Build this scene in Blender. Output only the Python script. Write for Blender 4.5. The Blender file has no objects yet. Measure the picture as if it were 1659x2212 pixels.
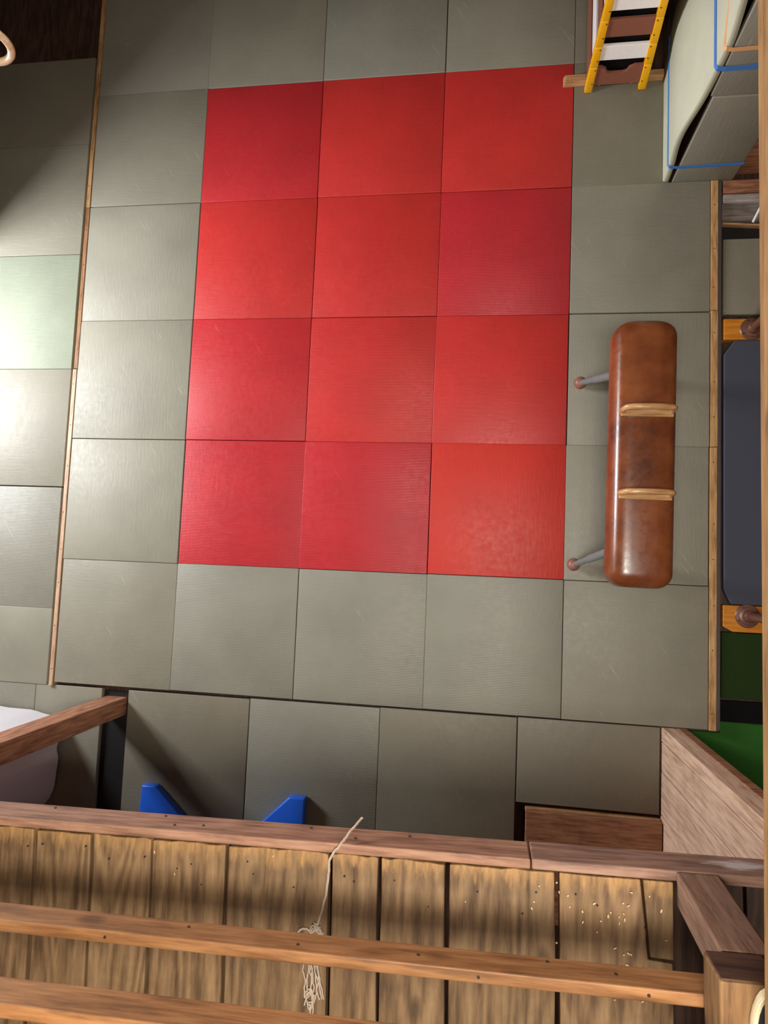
import bpy, bmesh, math, random
from mathutils import Vector, Matrix
random.seed(7)
S = bpy.context.scene
C = S.collection

# ------------------------------------------------------------------ camera, light, exposure
cam_d = bpy.data.cameras.new('camera'); cam = bpy.data.objects.new('camera', cam_d); C.objects.link(cam)
cam.location = (2.429, 0.070, 5.070); cam.rotation_euler = (0.0823, 0.1491, 0.0418)
cam_d.sensor_fit = 'HORIZONTAL'; cam_d.sensor_width = 36; cam_d.lens = 36 * 1448.45 / 1659
cam_d.clip_start = 0.02
S.camera = cam
S.view_settings.view_transform = 'Standard'; S.view_settings.look = 'None'
S.view_settings.gamma = 1; S.view_settings.use_curve_mapping = False
S.view_settings.exposure = 0.0

W = bpy.data.worlds.new('world'); S.world = W; W.use_nodes = True
W.node_tree.nodes['Background'].inputs[0].default_value = (0.80, 0.90, 1.0, 1)
W.node_tree.nodes['Background'].inputs[1].default_value = 1.0

def area(name, loc, target, sx, sy, power, col):
    d = bpy.data.lights.new(name, 'AREA'); d.shape = 'RECTANGLE'; d.size = sx; d.size_y = sy
    d.energy = power; d.color = col
    o = bpy.data.objects.new(name, d); C.objects.link(o); o.location = loc
    o.rotation_euler = (Vector(target) - Vector(loc)).to_track_quat('-Z', 'Y').to_euler()
    return o
# daylight through the side window; overhead fill from an added, unseen roof window
area('window_daylight', (-3.62, 1.75, 2.05), (0, 1.75, 1.9), 1.5, 1.7, 640, (0.94, 0.97, 1.0))
area('overhead_fill', (2.6, -0.35, 6.42), (2.6, -0.35, 0), 1.6, 1.0, 310, (1.0, 0.94, 0.84))

# ------------------------------------------------------------------ helpers
def lin(c):
    return tuple(((v/255)/12.92 if v/255 <= 0.04045 else ((v/255+0.055)/1.055)**2.4) for v in c) + (1,)
ORG = {}
def tag(o, label=None, cat=None, group=None, kind=None):
    if label: o['label'] = label
    if cat: o['category'] = cat
    if group: o['group'] = group
    if kind: o['kind'] = kind
    return o
def thing(name, loc, label, cat, group=None, kind=None):
    o = bpy.data.objects.new(name, None); C.objects.link(o); o.location = loc
    o.empty_display_size = 0.1
    ORG[o.name] = Vector(loc)
    return tag(o, label, cat, group, kind)
def obj(name, bm, mat, parent=None, smooth=False):
    """link a bmesh (world coordinates) as one mesh object with its origin at its base"""
    vs = [v.co for v in bm.verts]
    lo = Vector((min(v[i] for v in vs) for i in range(3))); hi = Vector((max(v[i] for v in vs) for i in range(3)))
    org = Vector(((lo.x+hi.x)/2, (lo.y+hi.y)/2, lo.z))
    bmesh.ops.translate(bm, verts=bm.verts, vec=-org)
    bmesh.ops.recalc_face_normals(bm, faces=bm.faces)
    me = bpy.data.meshes.new(name); bm.to_mesh(me); bm.free()
    if smooth:
        for p in me.polygons: p.use_smooth = True
        try: me.set_sharp_from_angle(angle=math.radians(smooth if smooth > 1 else 40))
        except Exception: pass
    me.materials.append(mat)
    o = bpy.data.objects.new(name, me); C.objects.link(o)
    ORG[o.name] = org
    if parent is not None:
        o.parent = parent; o.location = org - ORG[parent.name]
    else: o.location = org
    return o
def hexa(bm, c, bev=0.0, seg=2):
    """box from 8 corners: bottom ring of 4, top ring of 4"""
    n = bmesh.new()
    v = [n.verts.new(p) for p in c]
    for f in ((3,2,1,0),(4,5,6,7),(0,1,5,4),(1,2,6,5),(2,3,7,6),(3,0,4,7)): n.faces.new([v[i] for i in f])
    bmesh.ops.recalc_face_normals(n, faces=n.faces)
    if bev > 0: bmesh.ops.bevel(n, geom=list(n.edges), offset=bev, segments=seg, profile=0.5, affect='EDGES')
    merge(bm, n); return bm
def merge(bm, n):
    mp = {}
    for v in n.verts: mp[v.index if False else v] = bm.verts.new(v.co)
    for f in n.faces:
        try: bm.faces.new([mp[v] for v in f.verts])
        except ValueError: pass
    n.free()
def box(x0, x1, y0, y1, z0, z1, bev=0.0, bm=None, T=None, seg=2):
    bm = bm or bmesh.new()
    c = [(x0,y0,z0),(x1,y0,z0),(x1,y1,z0),(x0,y1,z0),(x0,y0,z1),(x1,y0,z1),(x1,y1,z1),(x0,y1,z1)]
    if T: c = [T(*p) for p in c]
    return hexa(bm, c, bev, seg)
def prism(pts, z0, z1, bev=0.0, bm=None, T=None, seg=2):
    bm = bm or bmesh.new(); n = bmesh.new()
    a = [n.verts.new(T(x,y,z0) if T else (x,y,z0)) for x, y in pts]; b = [n.verts.new(T(x,y,z1) if T else (x,y,z1)) for x, y in pts]
    n.faces.new(a[::-1]); n.faces.new(b); k = len(pts)
    for i in range(k): n.faces.new([a[i], a[(i+1)%k], b[(i+1)%k], b[i]])
    bmesh.ops.recalc_face_normals(n, faces=n.faces)
    if bev > 0: bmesh.ops.bevel(n, geom=list(n.edges), offset=bev, segments=seg, profile=0.5, affect='EDGES')
    merge(bm, n); return bm
def tube(pts, r, seg=10, bm=None, closed=False):
    bm = bm or bmesh.new(); pts = [Vector(p) for p in pts]; n = len(pts); rings = []
    rr = r if isinstance(r, (list, tuple)) else [r]*n
    ref = Vector((0,0,1))
    for i, p in enumerate(pts):
        a = pts[(i-1) % n] if (closed or i > 0) else p; b = pts[(i+1) % n] if (closed or i < n-1) else p
        t = (b-a).normalized()
        u = t.cross(ref)
        if u.length < 0.05: u = t.cross(Vector((1,0,0)))
        u.normalize()
        if rings and u.dot(lastu) < 0: u = -u
        lastu = u; w = t.cross(u)
        rings.append([bm.verts.new(p + rr[i]*(math.cos(2*math.pi*k/seg)*u + math.sin(2*math.pi*k/seg)*w)) for k in range(seg)])
    m = n if closed else n-1
    for i in range(m):
        A = rings[i]; B = rings[(i+1) % n]
        sh = 0
        if closed and i == n-1:
            sh = min(range(seg), key=lambda s: (A[0].co - B[s].co).length)
        for k in range(seg):
            try: bm.faces.new([A[k], A[(k+1)%seg], B[(k+1+sh)%seg], B[(k+sh)%seg]])
            except ValueError: pass
    if not closed: bm.faces.new(rings[0][::-1]); bm.faces.new(rings[-1])
    return bm
def lathe(prof, c, axis=(0,0,1), seg=24, bm=None):
    """profile of (radius, height) turned about an axis through c"""
    bm = bm or bmesh.new(); q = Vector((0,0,1)).rotation_difference(Vector(axis).normalized()); c = Vector(c); rings = []
    for r, h in prof:
        if r < 1e-5: rings.append([bm.verts.new(c + q @ Vector((0,0,h)))])
        else: rings.append([bm.verts.new(c + q @ Vector((r*math.cos(2*math.pi*k/seg), r*math.sin(2*math.pi*k/seg), h))) for k in range(seg)])
    for A, B in zip(rings, rings[1:]):
        for k in range(seg):
            a = [A[k % len(A)], A[(k+1) % len(A)], B[(k+1) % len(B)], B[k % len(B)]]
            u = []
            for v in a:
                if v not in u: u.append(v)
            if len(u) > 2: bm.faces.new(u)
    return bm
def strap(path, w, t, bm=None, up=(0,0,1)):
    """flat band along a path: width w along `up`, thickness t outward"""
    bm = bm or bmesh.new(); pts = [Vector(p) for p in path]; rings = []; up = Vector(up)
    for i, p in enumerate(pts):
        a = pts[max(i-1,0)]; b = pts[min(i+1,len(pts)-1)]; d = (b-a).normalized(); o = d.cross(up).normalized()
        rings.append([bm.verts.new(p + s*up*w/2 + e*o*t/2) for s, e in ((-1,-1),(1,-1),(1,1),(-1,1))])
    for A, B in zip(rings, rings[1:]):
        for k in range(4): bm.faces.new([A[k], A[(k+1)%4], B[(k+1)%4], B[k]])
    bm.faces.new(rings[0][::-1]); bm.faces.new(rings[-1]); return bm

# ------------------------------------------------------------------ materials
class NT:
    def __init__(s, name, rough=0.5, spec=0.5, metal=0.0):
        s.m = bpy.data.materials.new(name); s.m.use_nodes = True; s.t = s.m.node_tree; s.b = s.t.nodes['Principled BSDF']
        s.b.inputs['Roughness'].default_value = rough; s.b.inputs['Metallic'].default_value = metal
        s.b.inputs['Specular IOR Level'].default_value = spec
    def n(s, kind, **kw):
        o = s.t.nodes.new(kind)
        for k, v in kw.items():
            if k in o.inputs: o.inputs[k].default_value = v
            else: setattr(o, k, v)
        return o
    def l(s, a, b): s.t.links.new(a, b)
    def coords(s, scale=(1,1,1), rnd=True, rot=(0,0,0)):
        tc = s.n('ShaderNodeTexCoord'); mp = s.n('ShaderNodeMapping'); mp.inputs['Scale'].default_value = scale; mp.inputs['Rotation'].default_value = rot
        if rnd:
            oi = s.n('ShaderNodeObjectInfo'); vm = s.n('ShaderNodeVectorMath', operation='SCALE'); vm.inputs[0].default_value = (31.7, 17.3, 23.1)
            s.l(oi.outputs['Random'], vm.inputs['Scale']); ad = s.n('ShaderNodeVectorMath', operation='ADD')
            s.l(tc.outputs['Object'], ad.inputs[0]); s.l(vm.outputs[0], ad.inputs[1]); s.l(ad.outputs[0], mp.inputs['Vector'])
        else: s.l(tc.outputs['Object'], mp.inputs['Vector'])
        return mp.outputs['Vector']
    def noise(s, vec, scale, detail=4, rough=0.55, dist=0.0):
        o = s.n('ShaderNodeTexNoise', Scale=scale, Detail=detail, Roughness=rough, Distortion=dist); s.l(vec, o.inputs['Vector']); return o.outputs['Fac']
    def ramp(s, fac, stops):
        r = s.n('ShaderNodeValToRGB'); e = r.color_ramp.elements
        while len(e) < len(stops): e.new(0.5)
        for q, (p, c) in zip(e, stops): q.position = p; q.color = c if len(c) == 4 else lin(c)
        s.l(fac, r.inputs['Fac']); return r.outputs['Color']
    def mix(s, a, b, fac, mode='MIX'):
        o = s.n('ShaderNodeMix', data_type='RGBA', blend_type=mode)
        for k, v in ((6, a), (7, b), (0, fac)):
            if hasattr(v, 'is_output'): s.l(v, o.inputs[k])
            else: o.inputs[k].default_value = v
        return o.outputs[2]
    def bump(s, h, dist, strength=1.0, prev=None):
        o = s.n('ShaderNodeBump', Strength=strength, Distance=dist); s.l(h, o.inputs['Height'])
        if prev is not None: s.l(prev, o.inputs['Normal'])
        return o.outputs['Normal']
    def out(s, col=None, nrm=None, rough=None):
        if col is not None:
            if hasattr(col, 'is_output'): s.l(col, s.b.inputs['Base Color'])
            else: s.b.inputs['Base Color'].default_value = col
        if nrm is not None: s.l(nrm, s.b.inputs['Normal'])
        if rough is not None: s.l(rough, s.b.inputs['Roughness'])
        return s.m
B0 = (0,0,0,1); W1 = (1,1,1,1)

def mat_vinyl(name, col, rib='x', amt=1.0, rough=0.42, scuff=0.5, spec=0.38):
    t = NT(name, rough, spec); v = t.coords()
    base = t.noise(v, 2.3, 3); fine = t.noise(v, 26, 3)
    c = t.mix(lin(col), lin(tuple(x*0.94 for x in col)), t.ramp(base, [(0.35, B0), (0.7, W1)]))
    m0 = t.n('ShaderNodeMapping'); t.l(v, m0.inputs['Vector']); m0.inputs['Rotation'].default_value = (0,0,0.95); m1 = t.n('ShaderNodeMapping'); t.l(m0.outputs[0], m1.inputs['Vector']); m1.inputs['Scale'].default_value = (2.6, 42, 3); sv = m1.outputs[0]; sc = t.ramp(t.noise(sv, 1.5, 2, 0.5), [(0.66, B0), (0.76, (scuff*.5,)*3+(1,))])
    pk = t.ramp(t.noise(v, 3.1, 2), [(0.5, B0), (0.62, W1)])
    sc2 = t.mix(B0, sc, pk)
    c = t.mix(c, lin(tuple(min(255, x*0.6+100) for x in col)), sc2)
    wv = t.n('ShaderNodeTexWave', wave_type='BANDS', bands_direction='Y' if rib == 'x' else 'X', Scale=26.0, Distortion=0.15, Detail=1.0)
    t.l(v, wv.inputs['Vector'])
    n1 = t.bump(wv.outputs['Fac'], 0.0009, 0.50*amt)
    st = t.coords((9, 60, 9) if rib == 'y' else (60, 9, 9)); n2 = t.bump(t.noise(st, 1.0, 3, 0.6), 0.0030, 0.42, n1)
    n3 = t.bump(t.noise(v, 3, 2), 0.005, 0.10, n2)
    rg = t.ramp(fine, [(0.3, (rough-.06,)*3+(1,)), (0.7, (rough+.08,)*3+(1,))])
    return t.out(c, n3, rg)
def mat_wood(name, cols, axis='y', grain=1.0, rough=0.6, knots=0.0, stain=0.3, spec=0.35, bump=1.0, fig=0.6):
    """cols: dark, mid, light"""
    t = NT(name, rough, spec)
    st = {'x': (0.10, 1, 1), 'y': (1, 0.10, 1), 'z': (1, 1, 0.10)}[axis]
    v = t.coords(st)
    fine = t.noise(v, 62*grain, 5, 0.62); broad = t.noise(v, 6*grain, 3, 0.5, 0.4)
    fv = t.coords({'x': (0.13, 1, 1), 'y': (1, 0.13, 1), 'z': (1, 1, 0.13)}[axis])
    lo = t.noise(fv, 4.2*grain, 1.5, 0.4); mu = t.n('ShaderNodeMath', operation='MULTIPLY'); t.l(lo, mu.inputs[0]); mu.inputs[1].default_value = 95.0
    sn = t.n('ShaderNodeMath', operation='SINE'); t.l(mu.outputs[0], sn.inputs[0])
    rr = t.n('ShaderNodeMapRange'); t.l(sn.outputs[0], rr.inputs['Value']); rr.inputs['From Min'].default_value = -1.0
    g = t.mix(t.ramp(fine, [(0.3, B0), (0.7, W1)]), rr.outputs[0], fig*0.42)
    c = t.ramp(g, [(0.12, lin(cols[0])), (0.48, lin(cols[1])), (0.9, lin(cols[2]))])
    c = t.mix(c, t.ramp(broad, [(0.3, lin(cols[0])), (0.7, lin(cols[2]))]), 0.18)
    vo = t.coords()
    c = t.mix(c, lin(tuple(x*0.55 for x in cols[0])), t.ramp(t.noise(vo, 7, 4, 0.6), [(0.52, B0), (0.78, (stain,)*3+(1,))]))
    if knots > 0:
        kv = t.coords({'x': (0.55,1,1), 'y': (1,0.55,1), 'z': (1,1,0.55)}[axis])
        vr = t.n('ShaderNodeTexVoronoi', Scale=5.0); t.l(kv, vr.inputs['Vector'])
        k = t.ramp(vr.outputs['Distance'], [(0.07, (knots,)*3+(1,)), (0.15, B0)])
        c = t.mix(c, lin(tuple(x*0.45 for x in cols[0])), k)
    oi = t.n('ShaderNodeObjectInfo'); hv = t.n('ShaderNodeHueSaturation'); mr = t.n('ShaderNodeMapRange')
    mr.inputs['To Min'].default_value = 0.86; mr.inputs['To Max'].default_value = 1.14
    t.l(oi.outputs['Random'], mr.inputs['Value']); t.l(mr.outputs[0], hv.inputs['Value']); t.l(c, hv.inputs['Color'])
    n1 = t.bump(g, 0.0018*bump, 0.45); n2 = t.bump(broad, 0.006*bump, 0.4, n1)
    return t.out(hv.outputs['Color'], n2)
def wear_front(mat, col):
    """bare, rubbed wood along the loft's front edge"""
    t = NT.__new__(NT); t.m = mat; t.t = mat.node_tree; t.b = t.t.nodes['Principled BSDF']
    ge = t.n('ShaderNodeNewGeometry'); dp = t.n('ShaderNodeVectorMath', operation='DOT_PRODUCT'); dp.inputs[1].default_value = (-.0247, 1, 0)
    t.l(ge.outputs['Position'], dp.inputs[0])
    v = t.coords((1, .25, 1)); nz = t.noise(v, 45, 4, .65)
    ad = t.n('ShaderNodeMath', operation='MULTIPLY_ADD'); t.l(nz, ad.inputs[0]); ad.inputs[1].default_value = .16; t.l(dp.outputs['Value'], ad.inputs[2])
    mr = t.n('ShaderNodeMapRange', interpolation_type='SMOOTHSTEP'); t.l(ad.outputs[0], mr.inputs['Value'])
    mr.inputs['From Min'].default_value = -.935; mr.inputs['From Max'].default_value = -.865; mr.inputs['To Max'].default_value = .8
    old = t.b.inputs['Base Color'].links[0].from_socket
    fine = t.noise(t.coords((1, .15, 1)), 80, 3)
    t.l(t.mix(old, t.ramp(fine, [(.3, lin(tuple(x*.72 for x in col))), (.7, lin(col))]), mr.outputs[0]), t.b.inputs['Base Color'])
def mat_plain(name, col, rough=0.5, spec=0.5, metal=0.0, var=0.12, bump=0.001, sc=40):
    t = NT(name, rough, spec, metal); v = t.coords(); f = t.noise(v, sc, 4)
    c = t.mix(lin(tuple(x*(1-var) for x in col)), lin(tuple(min(255, x*(1+var)) for x in col)), f)
    return t.out(c, t.bump(f, bump, 0.4))

GREY = (141, 138, 125)
M = {}
M['grey_x'] = mat_vinyl('grey_ribbed_vinyl', GREY, 'x', 1.5, 0.44)
M['grey_y'] = mat_vinyl('grey_grained_vinyl', (141, 136, 121), 'y', 0.45, 0.5, 1.0)
M['grey_pale'] = mat_vinyl('pale_grey_vinyl', (147, 143, 128), 'x', 0.3, 0.52, 1.2)
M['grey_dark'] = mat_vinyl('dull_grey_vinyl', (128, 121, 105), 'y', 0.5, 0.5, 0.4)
M['sage'] = mat_vinyl('sage_vinyl', (204, 207, 182), 'y', 0.2, 0.5, 0.1)
M['red'] = mat_vinyl('red_vinyl', (194, 50, 46), 'y', 0.5, 0.45, 0.3)
M['crimson'] = mat_vinyl('crimson_vinyl', (186, 44, 48), 'y', 0.4, 0.43, 0.35)
M['crimson_x'] = mat_vinyl('crimson_ribbed_vinyl', (186, 44, 50), 'x', 2.2, 0.40, 0.2)
M['red_x'] = mat_vinyl('red_ribbed_vinyl', (194, 50, 47), 'x', 2.2, 0.43, 0.25)
M['scarlet'] = mat_vinyl('scarlet_vinyl', (198, 50, 38), 'x', 0.4, 0.5, 0.25)
M['plank'] = mat_wood('old_loft_plank', ((80, 58, 38), (120, 92, 63), (148, 118, 84)), 'y', 1.0, 0.62, 0.6, 0.35, fig=0.95, bump=1.0)
wear_front(M['plank'], (182, 138, 86))
M['plank_end'] = mat_wood('worn_plank_end', ((110, 76, 40), (172, 128, 72), (205, 164, 104)), 'y', 1.2, 0.6, 0.0, 0.25, fig=0.6, bump=2.5)
M['fascia'] = mat_wood('red_brown_edge_board', ((102, 70, 55), (144, 104, 82), (168, 130, 106)), 'x', 0.8, 0.6, 0.3, 0.35, fig=0.4)
M['rail'] = mat_wood('orange_pine_rail', ((104, 67, 37), (145, 98, 58), (170, 122, 78)), 'x', 0.8, 0.55, 0.5, 0.15, fig=0.5)
M['post'] = mat_wood('purple_brown_post', ((92, 66, 52), (134, 100, 80), (160, 124, 100)), 'y', 0.8, 0.65, 0.3, 0.4, fig=0.4)
M['postp'] = mat_wood('purple_brown_railing_post', ((92, 66, 52), (132, 100, 82), (158, 124, 102)), 'z', 0.8, 0.65, 0.2, 0.3, fig=0.3, bump=.6)
M['fascia2'] = mat_wood('purple_brown_edge_board', ((92, 66, 56), (132, 100, 84), (158, 124, 106)), 'x', 0.8, 0.65, 0.2, 0.3, fig=0.3, bump=.6)
def smear(mat, c, r, col):
    t = NT.__new__(NT); t.m = mat; t.t = mat.node_tree; t.b = t.t.nodes['Principled BSDF']
    ge = t.n('ShaderNodeNewGeometry'); sb = t.n('ShaderNodeVectorMath', operation='SUBTRACT'); sb.inputs[1].default_value = c; t.l(ge.outputs['Position'], sb.inputs[0])
    dv = t.n('ShaderNodeVectorMath', operation='DIVIDE'); dv.inputs[1].default_value = r; t.l(sb.outputs[0], dv.inputs[0])
    ln = t.n('ShaderNodeVectorMath', operation='LENGTH'); t.l(dv.outputs[0], ln.inputs[0])
    nz = t.noise(t.coords((.25, 1, 1)), 55, 5, .7); ad = t.n('ShaderNodeMath', operation='MULTIPLY_ADD'); t.l(nz, ad.inputs[0]); ad.inputs[1].default_value = 1.6; t.l(ln.outputs['Value'], ad.inputs[2])
    f = t.ramp(ad.outputs[0], [(.0, W1), (1.0, B0)])
    mr = t.n('ShaderNodeMapRange'); t.l(ad.outputs[0], mr.inputs['Value']); mr.inputs['From Min'].default_value = 1.55; mr.inputs['From Max'].default_value = 1.15; mr.inputs['To Max'].default_value = .75
    old = t.b.inputs['Base Color'].links[0].from_socket
    t.l(t.mix(old, lin(col), mr.outputs[0]), t.b.inputs['Base Color'])
smear(M['fascia2'], (3.25, -.84, 2.72), (.13, .2, .05), (214, 204, 198))
M['postz'] = mat_wood('red_brown_post', ((120, 76, 52), (172, 118, 88), (202, 150, 116)), 'z', 0.9, 0.6, 0.4, 0.3, fig=0.5)
M['pinkplank'] = mat_wood('pale_pink_plank', ((176, 136, 110), (214, 176, 150), (232, 200, 174)), 'z', 0.7, 0.55, 0.2, 0.15, fig=0.3)
M['step'] = mat_wood('red_brown_step', ((112, 68, 44), (160, 106, 76), (188, 136, 104)), 'x', 0.8, 0.6, 0.3, 0.45, fig=0.4)
M['batten_pale'] = mat_wood('pale_pine_batten', ((150, 112, 84), (190, 152, 122), (212, 180, 150)), 'y', 1.0, 0.5, 0.4, 0.1, fig=0.4)
M['batten'] = mat_wood('pine_batten', ((144, 102, 60), (190, 144, 94), (212, 170, 118)), 'y', 1.0, 0.5, 0.4, 0.1, fig=0.4)
M['batten_dark'] = mat_wood('brown_batten', ((98, 64, 40), (136, 94, 60), (160, 116, 78)), 'y', 1.0, 0.55, 0.4, 0.2, fig=0.4)
M['beam'] = mat_wood('tan_beam', ((112, 78, 44), (150, 110, 66), (172, 132, 84)), 'y', 0.7, 0.6, 0.5, 0.2, fig=0.3)
M['cap'] = mat_wood('brown_cap_timber', ((88, 60, 36), (124, 90, 56), (148, 112, 72)), 'y', 0.7, 0.65, 0.4, 0.2, fig=0.3)
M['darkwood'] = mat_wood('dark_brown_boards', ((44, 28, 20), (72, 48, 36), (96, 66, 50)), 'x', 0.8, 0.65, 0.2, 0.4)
M['darkwood_y'] = mat_wood('dark_brown_floorboards', ((40, 26, 20), (64, 43, 34), (84, 60, 46)), 'y', 0.8, 0.6, 0.2, 0.4)
M['wallwood'] = mat_wood('wall_boards', ((70, 50, 36), (100, 76, 54), (128, 100, 74)), 'z', 0.6, 0.7, 0.2, 0.3)
M['white_plank'] = mat_wood('whitewashed_plank', ((120, 108, 102), (172, 160, 154), (204, 194, 188)), 'x', 0.8, 0.7, 0.3, 0.35)
M['grey_plank'] = mat_wood('weathered_grey_plank', ((92, 80, 74), (124, 112, 104), (150, 138, 130)), 'x', 0.8, 0.7, 0.4, 0.4)
M['varnish'] = mat_wood('varnished_orange_wood', ((168, 92, 22), (206, 128, 38), (226, 152, 60)), 'x', 0.6, 0.3, 0.0, 0.1, spec=0.5, fig=0.3)
M['pommel'] = mat_wood('polished_ash', ((150, 100, 56), (192, 142, 92), (214, 172, 124)), 'x', 1.0, 0.28, 0.0, 0.1, spec=0.6, fig=0.3)
M['ring'] = mat_wood('birch_ring', ((196, 158, 116), (226, 192, 154), (240, 214, 182)), 'x', 1.0, 0.4, 0.0, 0.0)
M['timber'] = mat_wood('rough_timber', ((150, 104, 64), (184, 138, 94), (208, 166, 120)), 'x', 1.0, 0.6, 0.3, 0.2)
M['yellow'] = mat_plain('yellow_paint', (244, 178, 8), 0.38, 0.5, var=0.05)
M['white_paint'] = mat_plain('white_paint', (250, 244, 242), 0.45, 0.5, var=0.03)
M['brown_paint'] = mat_plain('brown_paint', (138, 84, 66), 0.45, 0.5, var=0.06)
M['black'] = mat_plain('shade_black', (9, 8, 8), 0.8, 0.15)  # painted shade, for the turf strip and the inside of the vaulting box
M['blackfloor'] = mat_plain('black_floor', (20, 17, 18), 0.55, 0.5, var=0.4, sc=12)
M['screw'] = mat_plain('dull_screw', (92, 74, 60), 0.5, 0.5, 0.6)
M['bolt'] = mat_plain('zinc_bolt', (190, 188, 184), 0.35, 0.5, 0.8)
M['nail'] = mat_plain('rusty_nail', (46, 32, 24), 0.6, 0.4)
M['tubegrey'] = mat_plain('grey_blue_pipe', (134, 148, 148), 0.38, 0.5, 0.4, var=0.15, sc=60)
M['rubber'] = mat_plain('brown_rubber', (146, 92, 78), 0.45, 0.5, var=0.1)
M['flange'] = mat_plain('brown_painted_iron', (112, 74, 60), 0.38, 0.5, 0.2)
M['strap_blue'] = mat_plain('blue_webbing', (74, 130, 208), 0.65, 0.3, var=0.1, sc=200)
M['strap_orange'] = mat_plain('peach_webbing', (238, 178, 122), 0.65, 0.3, var=0.06, sc=200)
M['bluecloth'] = mat_plain('blue_grey_cloth', (72, 74, 86), 0.85, 0.2, var=0.1, bump=0.002, sc=120)
M['turf'] = mat_plain('green_turf', (44, 88, 34), 0.9, 0.15, var=0.35, bump=0.006, sc=180)
M['turf_shaded'] = mat_plain('shaded_green_turf', (34, 50, 20), 0.9, 0.15, var=0.3, bump=0.006, sc=180)  # the turf green darkened, shade put into the colour
M['carpet'] = mat_plain('charcoal_carpet', (92, 84, 82), 0.95, 0.1, var=0.35, bump=0.006, sc=260)
M['blueplastic'] = mat_plain('blue_plastic', (36, 96, 214), 0.35, 0.5, var=0.03)
M['sheet'] = mat_plain('white_sheet', (214, 210, 214), 0.85, 0.2, var=0.03, bump=0.002, sc=90)
M['twine'] = mat_plain('grey_twine', (162, 146, 130), 0.9, 0.1, var=0.4, bump=0.002, sc=500)
M['chip'] = mat_plain('pale_wood_chip', (222, 186, 142), 0.7, 0.3)
M['canvas'] = mat_plain('black_canvas', (26, 27, 32), 0.85, 0.2, var=0.2, sc=300)
M['cream'] = mat_plain('cream_rubber', (224, 206, 166), 0.5, 0.4, var=0.04)
M['lace'] = mat_plain('white_lace', (230, 226, 218), 0.8, 0.2)
def mat_leather():
    t = NT('tan_leather', 0.34, 0.6); v = t.coords((1,1,1), False)
    a = t.noise(v, 4.5, 4, 0.6); b = t.noise(v, 30, 4, 0.6)
    c = t.ramp(a, [(0.28, (84, 40, 20)), (0.5, (122, 64, 33)), (0.75, (148, 84, 46))])
    c = t.mix(c, lin((84, 36, 18)), t.ramp(b, [(0.55, B0), (0.8, (.45,.45,.45,1))]))
    vr = t.n('ShaderNodeTexVoronoi', Scale=160.0, feature='DISTANCE_TO_EDGE'); t.l(v, vr.inputs['Vector'])
    n = t.bump(vr.outputs['Distance'], 0.0008, 0.25); n = t.bump(a, 0.004, 0.25, n)
    return t.out(c, n, t.ramp(b, [(0.3, (.22,)*3+(1,)), (0.75, (.38,)*3+(1,))]))
M['leather'] = mat_leather()
def mat_glass():
    t = NT('window_glass'); nt = t.t
    tr = t.n('ShaderNodeBsdfTransparent'); gl = t.n('ShaderNodeBsdfGlossy', Roughness=0.02); mx = t.n('ShaderNodeMixShader', Fac=0.06)
    t.l(tr.outputs[0], mx.inputs[1]); t.l(gl.outputs[0], mx.inputs[2]); t.l(mx.outputs[0], nt.nodes['Material Output'].inputs['Surface'])
    return t.m
M['glass'] = mat_glass()

# ------------------------------------------------------------------ the setting
def struct(name, bm, m, label, parent=None):
    o = obj(name, bm, m, parent)
    if parent is None: tag(o, label, None, None, 'structure')
    return o
RX0, RX1, RY0, RY1, RZ0, RZ1 = -3.45, 6.3, -4.3, 7.6, -0.065, 6.3
struct('floor', box(RX0, RX1, RY0, RY1, RZ0-0.1, RZ0), M['darkwood_y'], 'dark brown boarded floor under and beyond the mats')
# left wall with its window opening
wl = bmesh.new()
wy0, wy1, wz0, wz1 = 1.0, 2.5, 1.2, 2.9
box(RX0-0.15, RX0, RY0, wy0, RZ0, RZ1, bm=wl); box(RX0-0.15, RX0, wy1, RY1, RZ0, RZ1, bm=wl)
box(RX0-0.15, RX0, wy0, wy1, RZ0, wz0, bm=wl); box(RX0-0.15, RX0, wy0, wy1, wz1, RZ1, bm=wl)
struct('wall_left', wl, M['wallwood'], 'boarded side wall with the daylight window')
struct('wall_right', box(RX1, RX1+0.15, RY0, RY1, RZ0, RZ1), M['wallwood'], 'boarded wall beyond the parallel bars')
struct('wall_back', box(RX0, RX1, RY0-0.15, RY0, RZ0, RZ1), M['wallwood'], 'boarded wall behind the loft')
struct('wall_front', box(RX0, RX1, RY1, RY1+0.15, RZ0, RZ1), M['wallwood'], 'boarded wall beyond the mats')
sx0, sx1, sy0, sy1 = 1.75, 3.45, -0.9, 0.2
cl = bmesh.new()
box(RX0, sx0, RY0, RY1, RZ1, RZ1+0.1, bm=cl); box(sx1, RX1, RY0, RY1, RZ1, RZ1+0.1, bm=cl)
box(sx0, sx1, RY0, sy0, RZ1, RZ1+0.1, bm=cl); box(sx0, sx1, sy1, RY1, RZ1, RZ1+0.1, bm=cl)
struct('ceiling', cl, M['wallwood'], 'boarded ceiling with an opening for the added roof window')
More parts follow.
